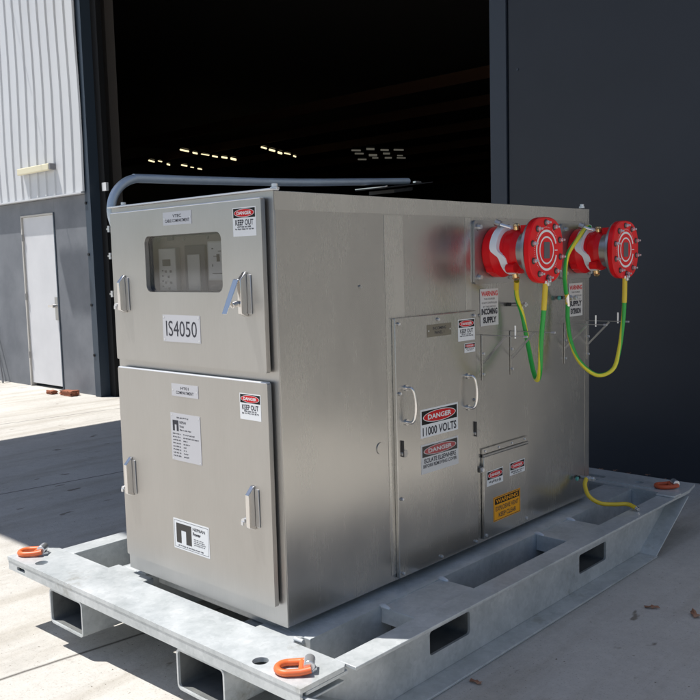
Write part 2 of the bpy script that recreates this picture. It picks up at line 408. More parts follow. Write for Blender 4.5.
# ------------------------------------------------------------------ workshop building
WY = 4.26
B = empty('workshop_building', (-5, WY, GL), 'dark workshop with white ribbed cladding above a grey wall and a tall open doorway', 'workshop')
m = MB()                                              # corrugated cladding, ribs
prof = []; x = -16.0; yb = WY - .072; yr = WY - .092
while x < -8.62:
    prof += [(x, yb), (x + .155, yb), (x + .172, yr), (x + .208, yr), (x + .225, yb)]; x += .245
prof.append((-8.47, yb))
n = len(prof); vs = []
zz = [2.46 + i * .35 for i in range(13)]
rr = random.Random(3)
for z in zz:
    for (px, py) in prof: vs.append((px + .012 * math.sin(z * 2.3 + px * .8), py + .006 * math.sin(z * 1.7 + px * 1.9), z))
m.faces(vs, [(k * n + i, k * n + i + 1, (k + 1) * n + i + 1, (k + 1) * n + i) for k in range(len(zz) - 1) for i in range(n - 1)], 'cladding')
m.build('ribbed_cladding', B, ang=20)
m = MB(); m.box(-16, WY - .06, 2.46, -8.47, WY + .3, 7.2, 'cladding'); m.box(-16, WY - .104, 2.435, -8.47, WY - .002, 2.456, 'cladding'); m.build('cladding_backing', B)
DX0, DX1 = -10.44, -9.42
m = MB(); m.box(-16, WY, -.5, DX0, WY + .2, 2.43, 'basewall'); m.box(DX1, WY, -.5, -8.47, WY + .2, 2.43, 'basewall'); m.box(DX0 + .002, WY, 2.235, DX1 - .002, WY + .2, 2.43, 'basewall')
m.build('base_wall', B)
m = MB(); m.box(DX0 + .03, WY + .015, -.335, DX1 - .03, WY + .06, 2.205, 'doorwhite'); d = m.build('side_door', B, bevel=.003)
m = MB(); m.box(DX0, WY - .012, -.38, DX0 + .028, WY + .08, 2.232, 'beige'); m.box(DX1 - .028, WY - .012, -.38, DX1, WY + .08, 2.232, 'bluesteel'); m.box(DX0 + .029, WY - .012, 2.207, DX1 - .029, WY + .08, 2.232, 'beige'); m.build('door_frame', d)
m = MB(); m.box(DX1 - .12, WY - .01, .66, DX1 - .035, WY + .014, 1.0, 'ss_dull'); m.cyl((DX1 - .09, WY - .07, .87), (DX1 - .09, WY - .011, .87), .025, 'ss_fit'); m.box(DX1 - .21, WY - .075, .855, DX1 - .07, WY - .055, .885, 'ss_fit'); m.build('handle', d)
for z in (.1, 1.0, 1.9):
    m = MB(); m.cyl((DX0 + .03, WY - .02, z - .05), (DX0 + .03, WY - .02, z + .05), .012, 'ss_dull'); m.build('hinge', d)
# left jamb of the opening
m = MB(); m.box(-8.47, WY - .05, -.4, -8.33, WY + .25, 7.2, 'bluesteel'); 
for z in (.2, .9, 1.6, 2.3, 3.0, 3.4, 3.9, 4.3): m.cyl((-8.44, WY - .065, z), (-8.44, WY - .05, z), .02, 'darksteel', 10)
m.build('door_jamb', B)
m = MB(); m.box(-8.329, WY + .10, -.4, -8.19, WY + .18, 7.2, 'darksteel'); m.box(-8.20, WY + .06, 2.45, -8.10, WY + .099, 2.56, 'white'); m.build('guide_column', B)
m = MB(); m.box(-8.18, WY + .50, -.355, -8.04, WY + .54, 2.2, 'greysteel'); m.box(-8.12, WY + .485, -.355, -8.10, WY + .499, 2.2, 'darksteel')
for z in (.0, .3, .9, 1.4): m.cyl((-8.15, WY + .485, z), (-8.15, WY + .4995, z), .02, 'ss_dull', 8)
m.build('roller_guide', B)
# right-hand panel
m = MB(); m.box(-1.885, WY - .012, -.45, -1.725, WY + .3, 7.2, 'navytrim'); m.build('door_jamb', B)
m = MB(); m.box(-1.705, WY, -.45, .8, WY + .2, 7.2, 'navywall'); m.box(-1.7249, WY + .03, -.45, -1.7051, WY + .2, 7.2, 'darksteel')
m.cyl((-1.80, WY - .02, 1.2), (-1.80, WY - .012, 1.2), .01, 'darksteel', 8)
m.build('wall_panel', B)
for z in (.55, 1.75, 2.95, 4.15):
    m = MB(); m.cyl((-1.62, WY - .006, z), (-1.62, WY + .0, z), .011, 'navytrim', 10); m.build('wall_fixing', B)
m = MB(); m.box(.801, WY - .01, -.45, 22, WY + .2, 7.2, 'greywall'); m.build('wall_panel', B)
m = MB(); m.box(-8.17, WY, 6.3, -1.885, WY + .3, 7.2, 'navywall'); m.build('lintel', B)
m = MB(); m.box(-8.75, -1.17, 6.42, -.6, WY - .1, 6.55, 'navytrim'); m.box(-8.75, -1.17, 6.36, -.6, -1.10, 6.419, 'navytrim'); m.build('awning', B)
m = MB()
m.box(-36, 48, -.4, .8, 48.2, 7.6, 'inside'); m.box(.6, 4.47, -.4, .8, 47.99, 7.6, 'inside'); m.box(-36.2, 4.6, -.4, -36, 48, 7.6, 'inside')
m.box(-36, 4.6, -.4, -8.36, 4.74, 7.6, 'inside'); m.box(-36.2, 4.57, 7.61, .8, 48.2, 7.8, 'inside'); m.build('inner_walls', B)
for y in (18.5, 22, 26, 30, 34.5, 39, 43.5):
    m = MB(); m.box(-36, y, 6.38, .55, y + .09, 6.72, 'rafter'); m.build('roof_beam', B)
m = MB(); m.box(-10.85, 3.02, 6.15, -10.1, 3.20, 6.30, 'darksteel'); m.box(-10.49, 3.20, 6.2, -10.478, 4.2, 6.212, 'darksteel'); m.build('shadow_blocker', B)  # unseen box on a thin arm, added to cast the slanted wall shadow
# strip lights inside
def striprow(p0, p1, n, gm, label, group, L=.32):
    base = None
    for i in range(n):
        t = (i + .5) / n; q = V(p0).lerp(V(p1), t) + V((0, 0, random.uniform(-.05, .05)))
        if base is None:
            base = empty('strip_light', q, label, 'strip light', group)
            d = (V(p1) - V(p0)).normalized() * L
            a = MB(); a.tube([q - d, q + d], .034, gm, 8, 0); a.build('tube_lamp', base)
            a = MB(); e = d.cross(V((0, 0, 1))).normalized() * .11
            a.prism([q - d + e + V((0, 0, .07)), q + d + e + V((0, 0, .07)), q + d - e + V((0, 0, .07)), q - d - e + V((0, 0, .07))], (0, 0, .05), 'darksteel'); a.build('housing', base)
        else:
            c = cp(base, None); c.location = q; c.rotation_euler.z = random.uniform(-.12, .12); k_ = random.uniform(.55, 1.15); c.scale = (k_, k_, random.uniform(.6, 1.5))
striprow((-26.99, 19.45, 6.2), (-28.74, 24.0, 6.2), 6, 'glow', 'small lit strip light in the long slanting row under the dark roof', 'long left row of strip lights', .3)
striprow((-30.44, 20.25, 6.2), (-31.7, 22.5, 6.2), 3, 'glow', 'small lit strip light in the short row nearest the left door jamb', 'short left row of strip lights', .25)
striprow((-31.5, 22.8, 6.2), (-32.2, 24.7, 6.2), 3, 'glow', 'small lit strip light in the short lower row just above the pipe rail', 'short lower row of strip lights', .22)
striprow((-24.6, 21.7, 6.2), (-26.1, 25.3, 6.2), 5, 'glow', 'small lit strip light in the row right of the long slanting one', 'middle row of strip lights', .22)
for k in range(3):  # glowing strips added to imitate skylight reflections, not lamps
    striprow((-22.9 - k * 1.0, 25.2 + k * 1.3, 6.2), (-21.6 - k * 1.0, 27.4 + k * 1.3, 6.2), 4, 'glow_dim',
             'dim glowing strip imitating a skylight reflection in the faint %s row under the dark roof' % ('upper', 'middle', 'lower')[k], 'faint %s row of imitated skylight reflections' % ('upper', 'middle', 'lower')[k], .2)
# wall light
WL = empty('wall_light', (-9.66, WY - .05, 2.86), 'cream batten light fitting on the white ribbed cladding above the side door', 'wall light')
a = MB(); a.box(-10.13, 4.085, 2.81, -9.19, 4.145, 2.905, 'lampcream'); a.build('diffuser', WL, bevel=.012)
a = MB(); a.box(-10.13, 4.146, 2.83, -9.19, 4.175, 2.89, 'greysteel'); a.box(-9.188, 4.09, 2.815, -9.15, 4.17, 2.90, 'greysteel'); a.build('housing', WL)
# leaning rods at far left, bricks
for i, (dx, lab) in enumerate(((0, 'thin dark rod leaning on the grey wall at the far left edge'), (.17, 'shorter grey rod leaning beside the dark rod at far left'))):
    a = MB(); a.tube([(-11.70 + dx * 1.0, 4.22, .75 - dx), (-11.28 + dx, 4.12, GL + .01)], .022 - .006 * i, ('darksteel', 'greysteel')[i], 8, 0)
    o = a.build('leaning_rod', org=(-11.3, 4.15, GL)); tag(o, lab, 'rod')
def rock(c, s, seed):
    r = random.Random(seed); a = MB(); a.box(c[0] - s[0], c[1] - s[1], c[2], c[0] + s[0], c[1] + s[1], c[2] + s[2], 'brick')
    bmesh.ops.subdivide_edges(a.bm, edges=a.bm.edges[:], cuts=3, use_grid_fill=True)
    for v in a.bm.verts:
        v.co += V([r.uniform(-1, 1) * k * .16 for k in s]); v.co.z = max(v.co.z, c[2])
    return a
o = rock((-9.27, 3.98, GL + .001), (.075, .05, .05), 2).build('brick_fragment', org=(-9.27, 3.98, GL), ang=25); tag(o, 'small orange brick fragment on the ground by the foot of the white door', 'brick')
o = rock((-8.90, 4.05, GL + .001), (.15, .07, .07), 5).build('brick_fragment', org=(-8.95, 4.05, GL), ang=25); tag(o, 'larger broken orange brick lying right of the small fragment by the wall', 'brick')


# ------------------------------------------------------------------ skid frame
K = empty('skid_frame', (-.7, 1.4, GR), 'galvanised steel skid base with fork pockets carrying the stainless cabinet', 'skid')
zt = -.025
TOP = lambda z: frame((0, 0, z), (1, 0, 0), (0, 1, 0), (0, 0, 1))
m = MB()
m.curve([[(-1.757, -.267), (.345, -.267), (.345, -.055), (.33, -.034), (-1.665, -.034), (-1.757, -.10)], circ(-1.527, -.205, .030), circ(.085, -.215, .030)], .018, TOP(zt - .018), 'galv')
m.build('front_plate', K, bevel=.0025)
m = MB(); m.curve([[(-1.752, -.089), (.338, -.089), (.338, -.0445), (-1.752, -.0445)], rrect(-1.665, -.078, -1.585, -.057, .009)], .012, FRONT(-.252), 'galv')
m.box(-1.752, -.2519, -.089, .338, -.05, -.080, 'galv'); m.box(-1.752, -.2518, -.0799, -1.742, -.04, -.0445, 'galv'); m.build('front_channel', K, bevel=.002)
m = MB()
m.curve([[(-1.757, 2.775), (.375, 2.775), (.375, 2.93), (.345, 3.10), (-1.757, 3.10)], circ(.06, 2.93, .03), circ(-1.53, 2.95, .03), rrect(-.3, 2.9, -.16, 2.95, .02)], .018, TOP(zt - .018), 'galv')
m.box(-1.75, 2.776, -.20, .26, 2.79, -.044, 'galv'); m.build('end_plate', K, bevel=.0025)
def side_beam(xi, xo, s, name):
    """C channel; flanges from xi (inner) to xo (outer), web set back; s=+1 outer faces +X"""
    web = xo - s * .100; a = MB(); z0 = GR + .002 if s > 0 else GL + .002
    y0, y1 = -.26, 2.92; yb0, yb1 = .20, 2.47
    lo, hi = min(xi, xo), max(xi, xo)
    a.box(lo, -.033, zt - .014, hi, 2.774, zt - .0005, 'galv')                     # top flange
    a.box(lo, y0 + .02, zt - .034, hi - (.036 if s > 0 else 0), -.034, zt - .020, 'galv')
    zb = z0
    holes = [rrect(.515, -.214, .795, -.113, .014), rrect(1.757, -.230, 2.050, -.130, .014)]
    a.curve([[(y0, zt - .035), (yb0, zb + .011), (yb1, zb + .011), (y1 - .012, zt - .035), (y1 - .1, zt - .0145), (y0 + .25, zt - .0145), (y0 + .24, zt - .035)]] + holes, .012, SIDE(web - (.012 if s > 0 else 0)), 'galv')
    # pocket reinforcement ring round each hole
    a.box(lo, yb0 - .02, zb, hi, yb1 + .01, zb + .010, 'galv')                       # bottom flange
    for (ya, yb_, za) in ((y0, yb0, 0), (y1, yb1, 1)):                               # sloping end flanges
        sg = -1 if za == 0 else 1
        a.prism([(lo, ya, zt - .0345), (lo, ya - sg * .014, zt - .0345), (lo, yb_ - sg * .014, zb + .0105), (lo, yb_, zb + .0105)], (hi - lo, 0, 0), 'galv')
    return a.build(name, K, bevel=.0018)
side_beam(.275, .38, 1, 'side_beam'); side_beam(-1.53, -1.645, -1, 'side_beam')
for xa, xb in ((-.09, .088), (-1.17, -1.0)):
    m = MB(); m.curve([rrect(.03, -.25, 2.77, zt - .004, .004, 2), rrect(.501, -.229, .809, -.099, .006, 2), rrect(1.743, -.244, 2.065, -.116, .006, 2)], xb - xa, SIDE(xa), 'galv'); m.build('inner_beam', K, bevel=.018, segs=4)
for ya, yb in ((.44, .85), (1.66, 2.0)):
    for xa, xb in ((.0885, .274), (-1.528, -1.1705)):
        m = MB(); m.box(xa, ya, (-.099 if ya < 1 else -.116), xb, yb, zt - .008, 'galv'); m.build('cover_plate', K, bevel=.002)
m = MB(); m.box(-.16, -.0335, -.06, .055, .0295, zt - .003, 'galv'); m.build('support_pad', K, bevel=.004)
m = MB(); m.box(-1.22, -.0335, -.06, -.93, .0295, zt - .003, 'galv'); m.build('support_pad', K, bevel=.004)
m = MB(); m.cyl((.05, -.012, zt + .002), (.095, -.012, zt + .002), .009, 'galv', 12); m.build('weld_stub', K)
m = MB(); m.box(-.998, .10, -.088, -.092, .15, -.03, 'galv'); m.build('cross_member', K, bevel=.004)
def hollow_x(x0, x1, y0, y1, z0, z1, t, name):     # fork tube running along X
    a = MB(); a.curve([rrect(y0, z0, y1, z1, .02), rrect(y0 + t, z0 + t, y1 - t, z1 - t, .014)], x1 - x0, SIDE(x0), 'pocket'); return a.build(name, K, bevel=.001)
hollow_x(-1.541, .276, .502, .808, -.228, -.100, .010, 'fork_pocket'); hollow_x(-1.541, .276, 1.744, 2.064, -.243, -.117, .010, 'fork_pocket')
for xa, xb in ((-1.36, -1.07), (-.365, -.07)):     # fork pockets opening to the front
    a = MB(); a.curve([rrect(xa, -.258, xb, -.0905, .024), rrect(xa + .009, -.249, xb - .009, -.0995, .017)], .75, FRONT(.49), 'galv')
    a.curve([rrect(xa + .0092, -.2488, xb - .0092, -.0997, .0168), rrect(xa + .0105, -.2475, xb - .0105, -.101, .0155)], .735, FRONT(.485), 'pocket'); a.build('fork_pocket', K)  # thin dark liner paints in the shade within the tube
for (x, y) in ((.10, .445), (.10, .845), (.10, 1.665), (.10, 1.99)):
    m = MB(); m.tube([(x - .03, y, zt - .010), (x - .005, y + .004, zt - .006), (x + .03, y + .002, zt - .009)], lambda q: .006 + .006 * math.sin(q * math.pi), 'lip', 8, 4); m.build('weld_bead', K)
m = MB(); m.box(.27, 2.70, zt + .0005, .381, 2.80, zt + .012, 'galv'); m.build('doubler_plate', K, bevel=.003)
m = MB(); m.box(-1.0, 2.83, zt + .0, .2, 2.86, zt + .006, 'galv'); m.build('weld_strip', K)
def hoist(x, y, z, ang, paint, label):
    root = bpy.data.objects.new('hoist_ring', None); C.objects.link(root); root.parent = K
    R = Matrix.Rotation(ang, 4, 'Z'); wl = V((x, y, z))
    root.location = wl - K.location; root['label'] = label
    T = lambda p: wl + R @ V(p)
    pts = []
    for i in range(25):
        a = math.pi * (.5 + i / 24); pts.append(T((-.045 + .040 * math.cos(a), .040 * math.sin(a), .014)))
    pts = [T((.035, .036, .022)), T((0, .040, .016))] + pts + [T((0, -.040, .016)), T((.035, -.036, .022))]
    m = MB(); m.tube(pts, .0125, paint, 12, 2); m.tube([T((.0, .036, .018)), T((.0, -.036, .018))], .010, paint, 10, 0); m.build('ring', root)
    m = MB(); m.tube([T((.028, .030, .030)), T((.028, -.030, .030))], .020, 'silver', 18, 0); m.build('swivel_barrel', root, bevel=.003)
    m = MB(); m.cyl(T((.028, 0, 0)), T((.028, 0, .014)), .026, 'silver', 6); m.build('base_washer', root, bevel=.001)
hoist(-1.665, -.155, zt, .75, 'orangepaint', 'bright orange ring at the front left corner')
hoist(.255, -.175, zt, .75, 'orangepaint', 'bright orange ring at the front right corner')
hoist(.265, 2.92, zt, .75, 'dullorange', 'dull orange ring at the far right corner')

# ------------------------------------------------------------------ cabinet
W_, L_, H_ = 1.073, 2.397, 1.65
E = empty('electrical_cabinet', (-W_ / 2, L_ / 2, 0), 'large stainless steel high voltage cabinet with danger signs and two red couplers', 'cabinet')
t = .004
m = MB()
m.curve([[(-W_, 0), (0, 0), (0, H_), (-W_, H_)], rrect(-.80, 1.262, -.29, 1.532, .02)], t, FRONT(t), 'ss_front')   # front sheet
m.box(-t, t, 0, 0, L_, H_, 'ss_side'); m.box(-W_, t, 0, -W_ + t, L_, H_, 'ss_side'); m.box(-W_ + t, L_ - t, 0, -t, L_, H_, 'ss_side')
m.box(-W_ + t, t, H_ - t, -t, L_ - t, H_, 'ss_side'); m.box(-W_ + t, t, 0, -t, L_ - t, t, 'ss_side')
body = m.build('body', E, bevel=.0022, segs=3)
m = MB()                                                                  # folded joints and lips on the long side
m.box(.0003, .612, .03, .0018, .735, H_ - .075, 'ss_band'); m.box(.0003, .003, H_ - .070, .0014, L_ - .003, H_ - .002, 'ss_band')
m.box(.0003, 1.19, 1.150, .0014, 1.235, H_ - .075, 'ss_band'); m.box(.0003, 2.345, .03, .0014, L_ - .003, H_ - .075, 'ss_side')
m.build('joint_strip', E)
m = MB(); m.box(-W_ - .012, -.016, H_ + .0005, .002, .028, H_ + .008, 'lip'); m.build('rain_lip', E, bevel=.002)  # pale colour paints in the highlight along the top edge
for (x, y) in ((-1.03, .035), (-.012, .02), (-.02, 2.35), (-1.03, 2.35)):
    m = MB(); m.cyl((x, y, H_ + .004), (x, y, H_ + .014), .017, 'silver', 6); m.cyl((x, y, H_ + .014), (x, y, H_ + .026), .012, 'silver', 16); m.build('lifting_stud', E, bevel=.001)

# --- equipment behind the viewing window
m = MB(); m.box(-1.0, .055, 1.13, -.14, .060, 1.60, 'inner'); m.box(-1.0, .0052, 1.595, -.14, .054, 1.6, 'inner'); m.build('equipment_plate', E)
m = MB(); m.box(-.775, .030, 1.16, -.655, .0549, 1.462, 'relay'); r_ = m.build('control_relay', E, bevel=.003)
m = MB(); m.box(-.745, .0275, 1.388, -.69, .0299, 1.416, 'lcd'); m.build('display', r_)
m = MB(); fr = FRONT(.0299)
for i in range(5):
    m.rect(-.752, 1.365 - i * .022, -.742, 1.372 - i * .022, 0, .002, fr, 'innerdark')
for (u, v) in ((-.725, 1.365), (-.705, 1.342), (-.69, 1.318), (-.705, 1.293), (-.725, 1.318), (-.69, 1.365)): m.rect(u - .005, v - .005, u + .005, v + .005, 0, .003, fr, 'innerdark')
m.build('key_pad', r_)
m = MB(); m.box(-.603, .040, 1.16, -.470, .0549, 1.470, 'innerdark'); r_ = m.build('breaker_cover', E, bevel=.003)
m = MB(); m.box(-.578, .034, 1.16, -.497, .0399, 1.432, 'relay'); m.build('breaker_insert', r_, bevel=.002)
m = MB(); m.box(-.458, .048, 1.325, -.30, .0549, 1.482, 'relay'); fr = FRONT(.048)
m.rect(-.452, 1.332, -.306, 1.476, 0, .001, fr, 'white')
for (a, b, c, d) in ((-.43, 1.45, -.42, 1.455), (-.42, 1.42, -.39, 1.423), (-.43, 1.38, -.425, 1.39), (-.40, 1.40, -.38, 1.43), (-.43, 1.35, -.36, 1.354), (-.39, 1.44, -.37, 1.443)): m.rect(a, b, c, d, .0012, .0018, fr, 'ink')
m.build('diagram_card', E)
m = MB(); m.cyl((-.36, .03, 1.26), (-.36, .054, 1.26), .03, 'innerdark'); m.cyl((-.435, .03, 1.25), (-.435, .054, 1.25), .022, 'innerdark'); m.build('rotary_switch', E)
for u in (-.80, -.62, -.46, -.30):
    m = MB(); m.cyl((u, .05, 1.50), (u, .0549, 1.50), .007, 'ss_dull', 8); m.build('screw', E)
m = MB(); m.box(-.73, .045, 1.496, -.69, .0549, 1.512, 'innerdark'); m.build('plate_clip', E)

# --- signs
def bars(m, fr, rows, mt, n=.0012, seed=1, w=(.010, .022), gap=.003):
    """rows: (u0,u1,v,h) rows of tiny unreadable words"""
    r = random.Random(seed)
    for (u0, u1, v, h) in rows:
        u = u0
        while u < u1 - .004:
            x = min(u + r.uniform(*w), u1)
            k = max(2, int((x - u) / (h * .62)))
            s = (x - u) / k
            for i in range(k): m.rect(u + i * s, v + (h * .25 if r.random() < .3 else 0), u + i * s + s * .62, v + h * r.uniform(.65, 1), n, n + .0002, fr, mt)
            u = x + gap
def danger_sign(par, fr, u0, v0, u1, v1, lines, hs=.36, big=None, faded=False, label=None, name='danger_sign'):
    red, blk, wh = ('dimred', 'dimblack', 'greywhite') if faded else ('red', 'black', 'white')
    m = MB(); w, h = u1 - u0, v1 - v0
    m.rect(u0, v0, u1, v1, 0, .0008, fr, wh); e = w * .03
    vb = v1 - h * hs
    m.rect(u0 + e, vb, u1 - e, v1 - e, .0008, .0010, fr, blk)
    uc, vc = (u0 + u1) / 2, (vb + v1 - e) / 2; ru, rv = (w / 2 - e) * .93, (v1 - e - vb) / 2 * .88
    m.oval(uc, vc, ru, rv, .0012, fr, wh); m.oval(uc, vc, ru * .96, rv * .90, .0014, fr, red)
    m.text('DANGER', uc - ru * .72, vc - rv * .42, uc + ru * .72, vc + rv * .42, .0017, fr, wh, .03)
    y = vb
    for (txt, fh, fw, mt) in lines:      # text, height fraction of sign, width fraction
        hh = h * fh; y -= hh * 1.32
        if txt: m.text(txt, uc - w * fw / 2, y, uc + w * fw / 2, y + hh, .0012, fr, mt, .025)
        else: bars(m, fr, [(uc - w * fw / 2, uc + w * fw / 2, y, hh)], mt, seed=int(u0 * 999) + int(y * 999))
    o = m.build(name, par)
    if label: o['label'] = label
    return o
FD = FRONT(-.0301)
# upper door
m = MB(); m.curve([rrect(-1.042, .981, -.036, 1.625, .006, 2), rrect(-.785, 1.280, -.272, 1.514, .030)], .020, FRONT(-.010), 'ss_front')
m.box(-1.030, -.0099, .992, -.048, -.0005, 1.005, 'rubber'); m.box(-1.030, -.0089, 1.61, -.048, -.0005, 1.621, 'rubber'); m.box(-1.030, -.0099, 1.006, -1.018, -.0005, 1.609, 'rubber'); m.box(-.060, -.0099, 1.006, -.048, -.0005, 1.609, 'rubber')
m.box(-1.038, -.0308, 1.6215, -.040, -.009, 1.6285, 'lip')  # pale cap strip paints in the sunlit highlight on the door top
D1 = m.build('upper_door', E, bevel=.004, segs=3)
m = MB(); m.curve([rrect(-.792, 1.273, -.265, 1.521, .034), rrect(-.779, 1.286, -.278, 1.508, .026)], .006, FRONT(-.0095 + .0095), 'rubber'); m.build('window_seal', D1)
m = MB(); m.curve([rrect(-.790, 1.275, -.267, 1.519, .032)], .003, FRONT(-.0065), 'glass'); m.build('window_pane', D1)
def label_plate(par, fr, u0, v0, u1, v1, l1, l2, mt='alu', w1=.3, w2=.85, name='label_plate'):
    m = MB(); m.rect(u0, v0, u1, v1, 0, .0015, fr, mt); w, h = u1 - u0, v1 - v0; uc = (u0 + u1) / 2
    if l1: m.text(l1, uc - w * w1 / 2, v0 + h * .56, uc + w * w1 / 2, v0 + h * .80, .0018, fr, 'ink', .015)
    m.text(l2, uc - w * w2 / 2, v0 + h * .20, uc + w * w2 / 2, v0 + h * .44, .0018, fr, 'ink', .015)
    for u in (u0 + .010, u1 - .010): m.oval(u, (v0 + v1) / 2, .0042, .0042, .0024, fr, 'silver', 10)
    return m.build(name, par)
label_plate(D1, FD, -.642, 1.553, -.45, 1.606, 'VTEC', 'CABLE COMPARTMENT')
danger_sign(D1, FD, -.196, 1.490, -.064, 1.597, [('KEEP OUT', .20, .78, 'ink'), (None, .06, .6, 'ink'), (None, .06, .8, 'ink')], .36, label='danger keep out sign')
m = MB(); m.rect(-.677, 1.075, -.424, 1.186, 0, .0016, FD, 'alu'); m.text('IS4050', -.655, 1.098, -.446, 1.162, .002, FD, 'ink', 0)
for u in (-.668, -.433):
    for v in (1.084, 1.177): m.oval(u, v, .0045, .0045, .0024, FD, 'silver', 10)
m.build('number_plate', D1)
# lower door
m = MB(); m.curve([rrect(-1.042, .080, -.036, .943, .006, 2)], .020, FRONT(-.010), 'ss_front')
m.box(-1.030, -.0099, .092, -.048, -.0005, .105, 'rubber'); m.box(-1.030, -.0099, .92, -.048, -.0005, .932, 'rubber'); m.box(-1.030, -.0099, .106, -1.018, -.0005, .919, 'rubber'); m.box(-.060, -.0099, .106, -.048, -.0005, .919, 'rubber')
m.box(-1.038, -.0308, .9395, -.040, -.009, .9465, 'lip')  # same painted highlight strip on the lower door top
D2 = m.build('lower_door', E, bevel=.004, segs=3)
label_plate(D2, FD, -.637, .848, -.456, .900, 'HT01', 'COMPARTMENT', w2=.66)
danger_sign(D2, FD, -.197, .795, -.075, .896, [('KEEP OUT', .20, .78, 'ink'), (None, .06, .6, 'ink'), (None, .06, .8, 'ink')], .36, label='danger keep out sign')
def emblem(m, fr, u0, v0, u1, v1, n, mt):
    w, h = u1 - u0, v1 - v0
    m.curve([[(u0, v0), (u0 + w * .33, v0), (u0 + w * .33, v0 + h * .60), (u0 + w * .67, v0 + h * .60), (u0 + w * .67, v0), (u1, v0), (u1, v1), (u0, v1)]], .0003, fr @ Matrix.Translation((0, 0, n)), mt)
m = MB(); m.rect(-.654, .574, -.452, .775, 0, .0015, FD, 'alu'); emblem(m, FD, -.640, .700, -.600, .745, .0017, 'ink')
m.text('NEPEAN', -.592, .733, -.548, .744, .0017, FD, 'ink', .02); m.text('Power', -.592, .716, -.562, .727, .0017, FD, 'ink', .02)
bars(m, FD, [(-.61, -.53, .754, .007), (-.592, -.51, .703, .007)], 'ink', .0017, 5)
for i in range(8): bars(m, FD, [(-.642, -.588, .685 - i * .0135, .0062), (-.570, -.570 + (.078, .104, .03, .045, .022, .02, .03, .035)[i], .685 - i * .0135, .0062)], 'ink', .0017, 20 + i)
for u in (-.646, -.460):
    for v in (.582, .767): m.oval(u, v, .004, .004, .0024, FD, 'silver', 10)
m.build('rating_plate', D2)
m = MB(); m.rect(-.670, .187, -.425, .318, 0, .0008, FD, 'white')
for (a, b, c, d) in ((-.664, .310, -.431, .3115), (-.664, .194, -.431, .1955), (-.664, .1955, -.6625, .310), (-.4325, .1955, -.431, .310)): m.rect(a, b, c, d, .0008, .0010, FD, 'ink')
m.curve([[(-.650, .215), (-.616, .215), (-.616, .271), (-.583, .271), (-.583, .215), (-.545, .215), (-.545, .300), (-.650, .300)]], .0003, FD @ Matrix.Translation((0, 0, .0010)), 'dimblack')
m.text('NEPEAN', -.535, .285, -.452, .298, .0012, FD, 'ink', .02); m.text('Power', -.535, .264, -.482, .279, .0012, FD, 'ink', .04)
bars(m, FD, [(-.53, -.465, .247, .004), (-.53, -.455, .239, .004), (-.53, -.45, .231, .004), (-.53, -.455, .223, .004), (-.64, -.46, .201, .006)], 'ink', .0012, 9)
m.build('maker_sticker', D2)
def latch(par, xc, z0, z1, open_=False, lock=False):
    root = MB(); w = .010; y = -.0302; root.box(xc + w + .001, y - .004, z0 + .01, xc + .034, y, z1 - .01, 'ss_dull')
    root.prism([(xc - w, y, z1), (xc - w, y - .006, z1), (xc - w, y - .034, z1 - .03), (xc - w, y - .034, z0 + .012), (xc - w, y - .006, z0), (xc - w, y, z0)], (2 * w, 0, 0), 'ss_fit')
    o = root.build('latch', par, bevel=.003)
    if open_:
        a = MB(); p0 = V((xc - .012, y - .032, z1 - .025)); p1 = V((xc - .022, y - .085, z0 + .015))
        a.prism([p0 + V((-.015, 0, 0)), p0 + V((.015, 0, 0)), p1 + V((.015, 0, 0)), p1 + V((-.015, 0, 0))], (0, -.006, -.002), 'ss_fit')
        a.cyl((xc - .01, y - .035, z0 + .05), (xc - .01, y - .062, z0 + .045), .012, 'ss_fit'); a.build('latch_lever', par, bevel=.002)
    else:
        a = MB(); a.cyl((xc - .034, y - .012, z0 + .032), (xc - .034, y - .030, z0 + .032), .010, 'silver', 16); a.cyl((xc - .034, y, z0 + .032), (xc - .034, y - .012, z0 + .032), .014, 'ss_dull', 16); a.box(xc - .041, y - .034, z0 + .016, xc - .027, y - .0301 - .0, z0 + .03, 'silver'); a.build('lock_barrel', par)
latch(D1, -.952, 1.190, 1.353); latch(D1, -.137, 1.190, 1.358, True)
latch(D2, -.972, .366, .540); latch(D2, -.137, .370, .540)
for z in (1.56, 1.44, 1.27):                        # hinge knobs on the left edge
    m = MB(); m.cyl((-1.084, -.012, z - .014), (-1.084, -.012, z + .014), .007, 'silver', 12); m.box(-1.10, -.016, z - .004, -1.0735, .006, z + .004, 'ss_dull'); m.build('hinge', E)

# --- long side
PX = .020
m = MB(); m.box(.0016, .646, .010, PX, 1.243, 1.143, 'ss_side'); PA = m.build('access_panel', E, bevel=.003, segs=3)
FS = SIDE(PX + .0001); F0 = SIDE(.0016)
danger_sign(PA, FS, .808, .600, 1.087, .7285, [('11000 VOLTS', .30, .90, 'ink')], .54, label='large danger 11000 volts sign')
danger_sign(PA, FS, .808, .438, 1.087, .571, [('ISOLATE ELSEWHERE', .16, .86, 'ink'), ('BEFORE REMOVING COVER', .12, .90, 'ink')], .44, faded=True, label='faded danger isolate elsewhere sign')
label_plate(PA, FS, .866, 1.045, 1.044, 1.100, 'INCOMING', 'PANEL 1', 'brassplate', .55, .4)
danger_sign(PA, FS, 1.098, 1.007, 1.231, 1.108, [('KEEP OUT', .20, .78, 'ink'), (None, .06, .6, 'ink'), (None, .06, .8, 'ink')], .38, label='danger keep out sign')
danger_sign(PA, FS, 1.147, .950, 1.233, .994, [(None, .12, .7, 'ink'), (None, .1, .5, 'ink')], .52, label='small danger sign')
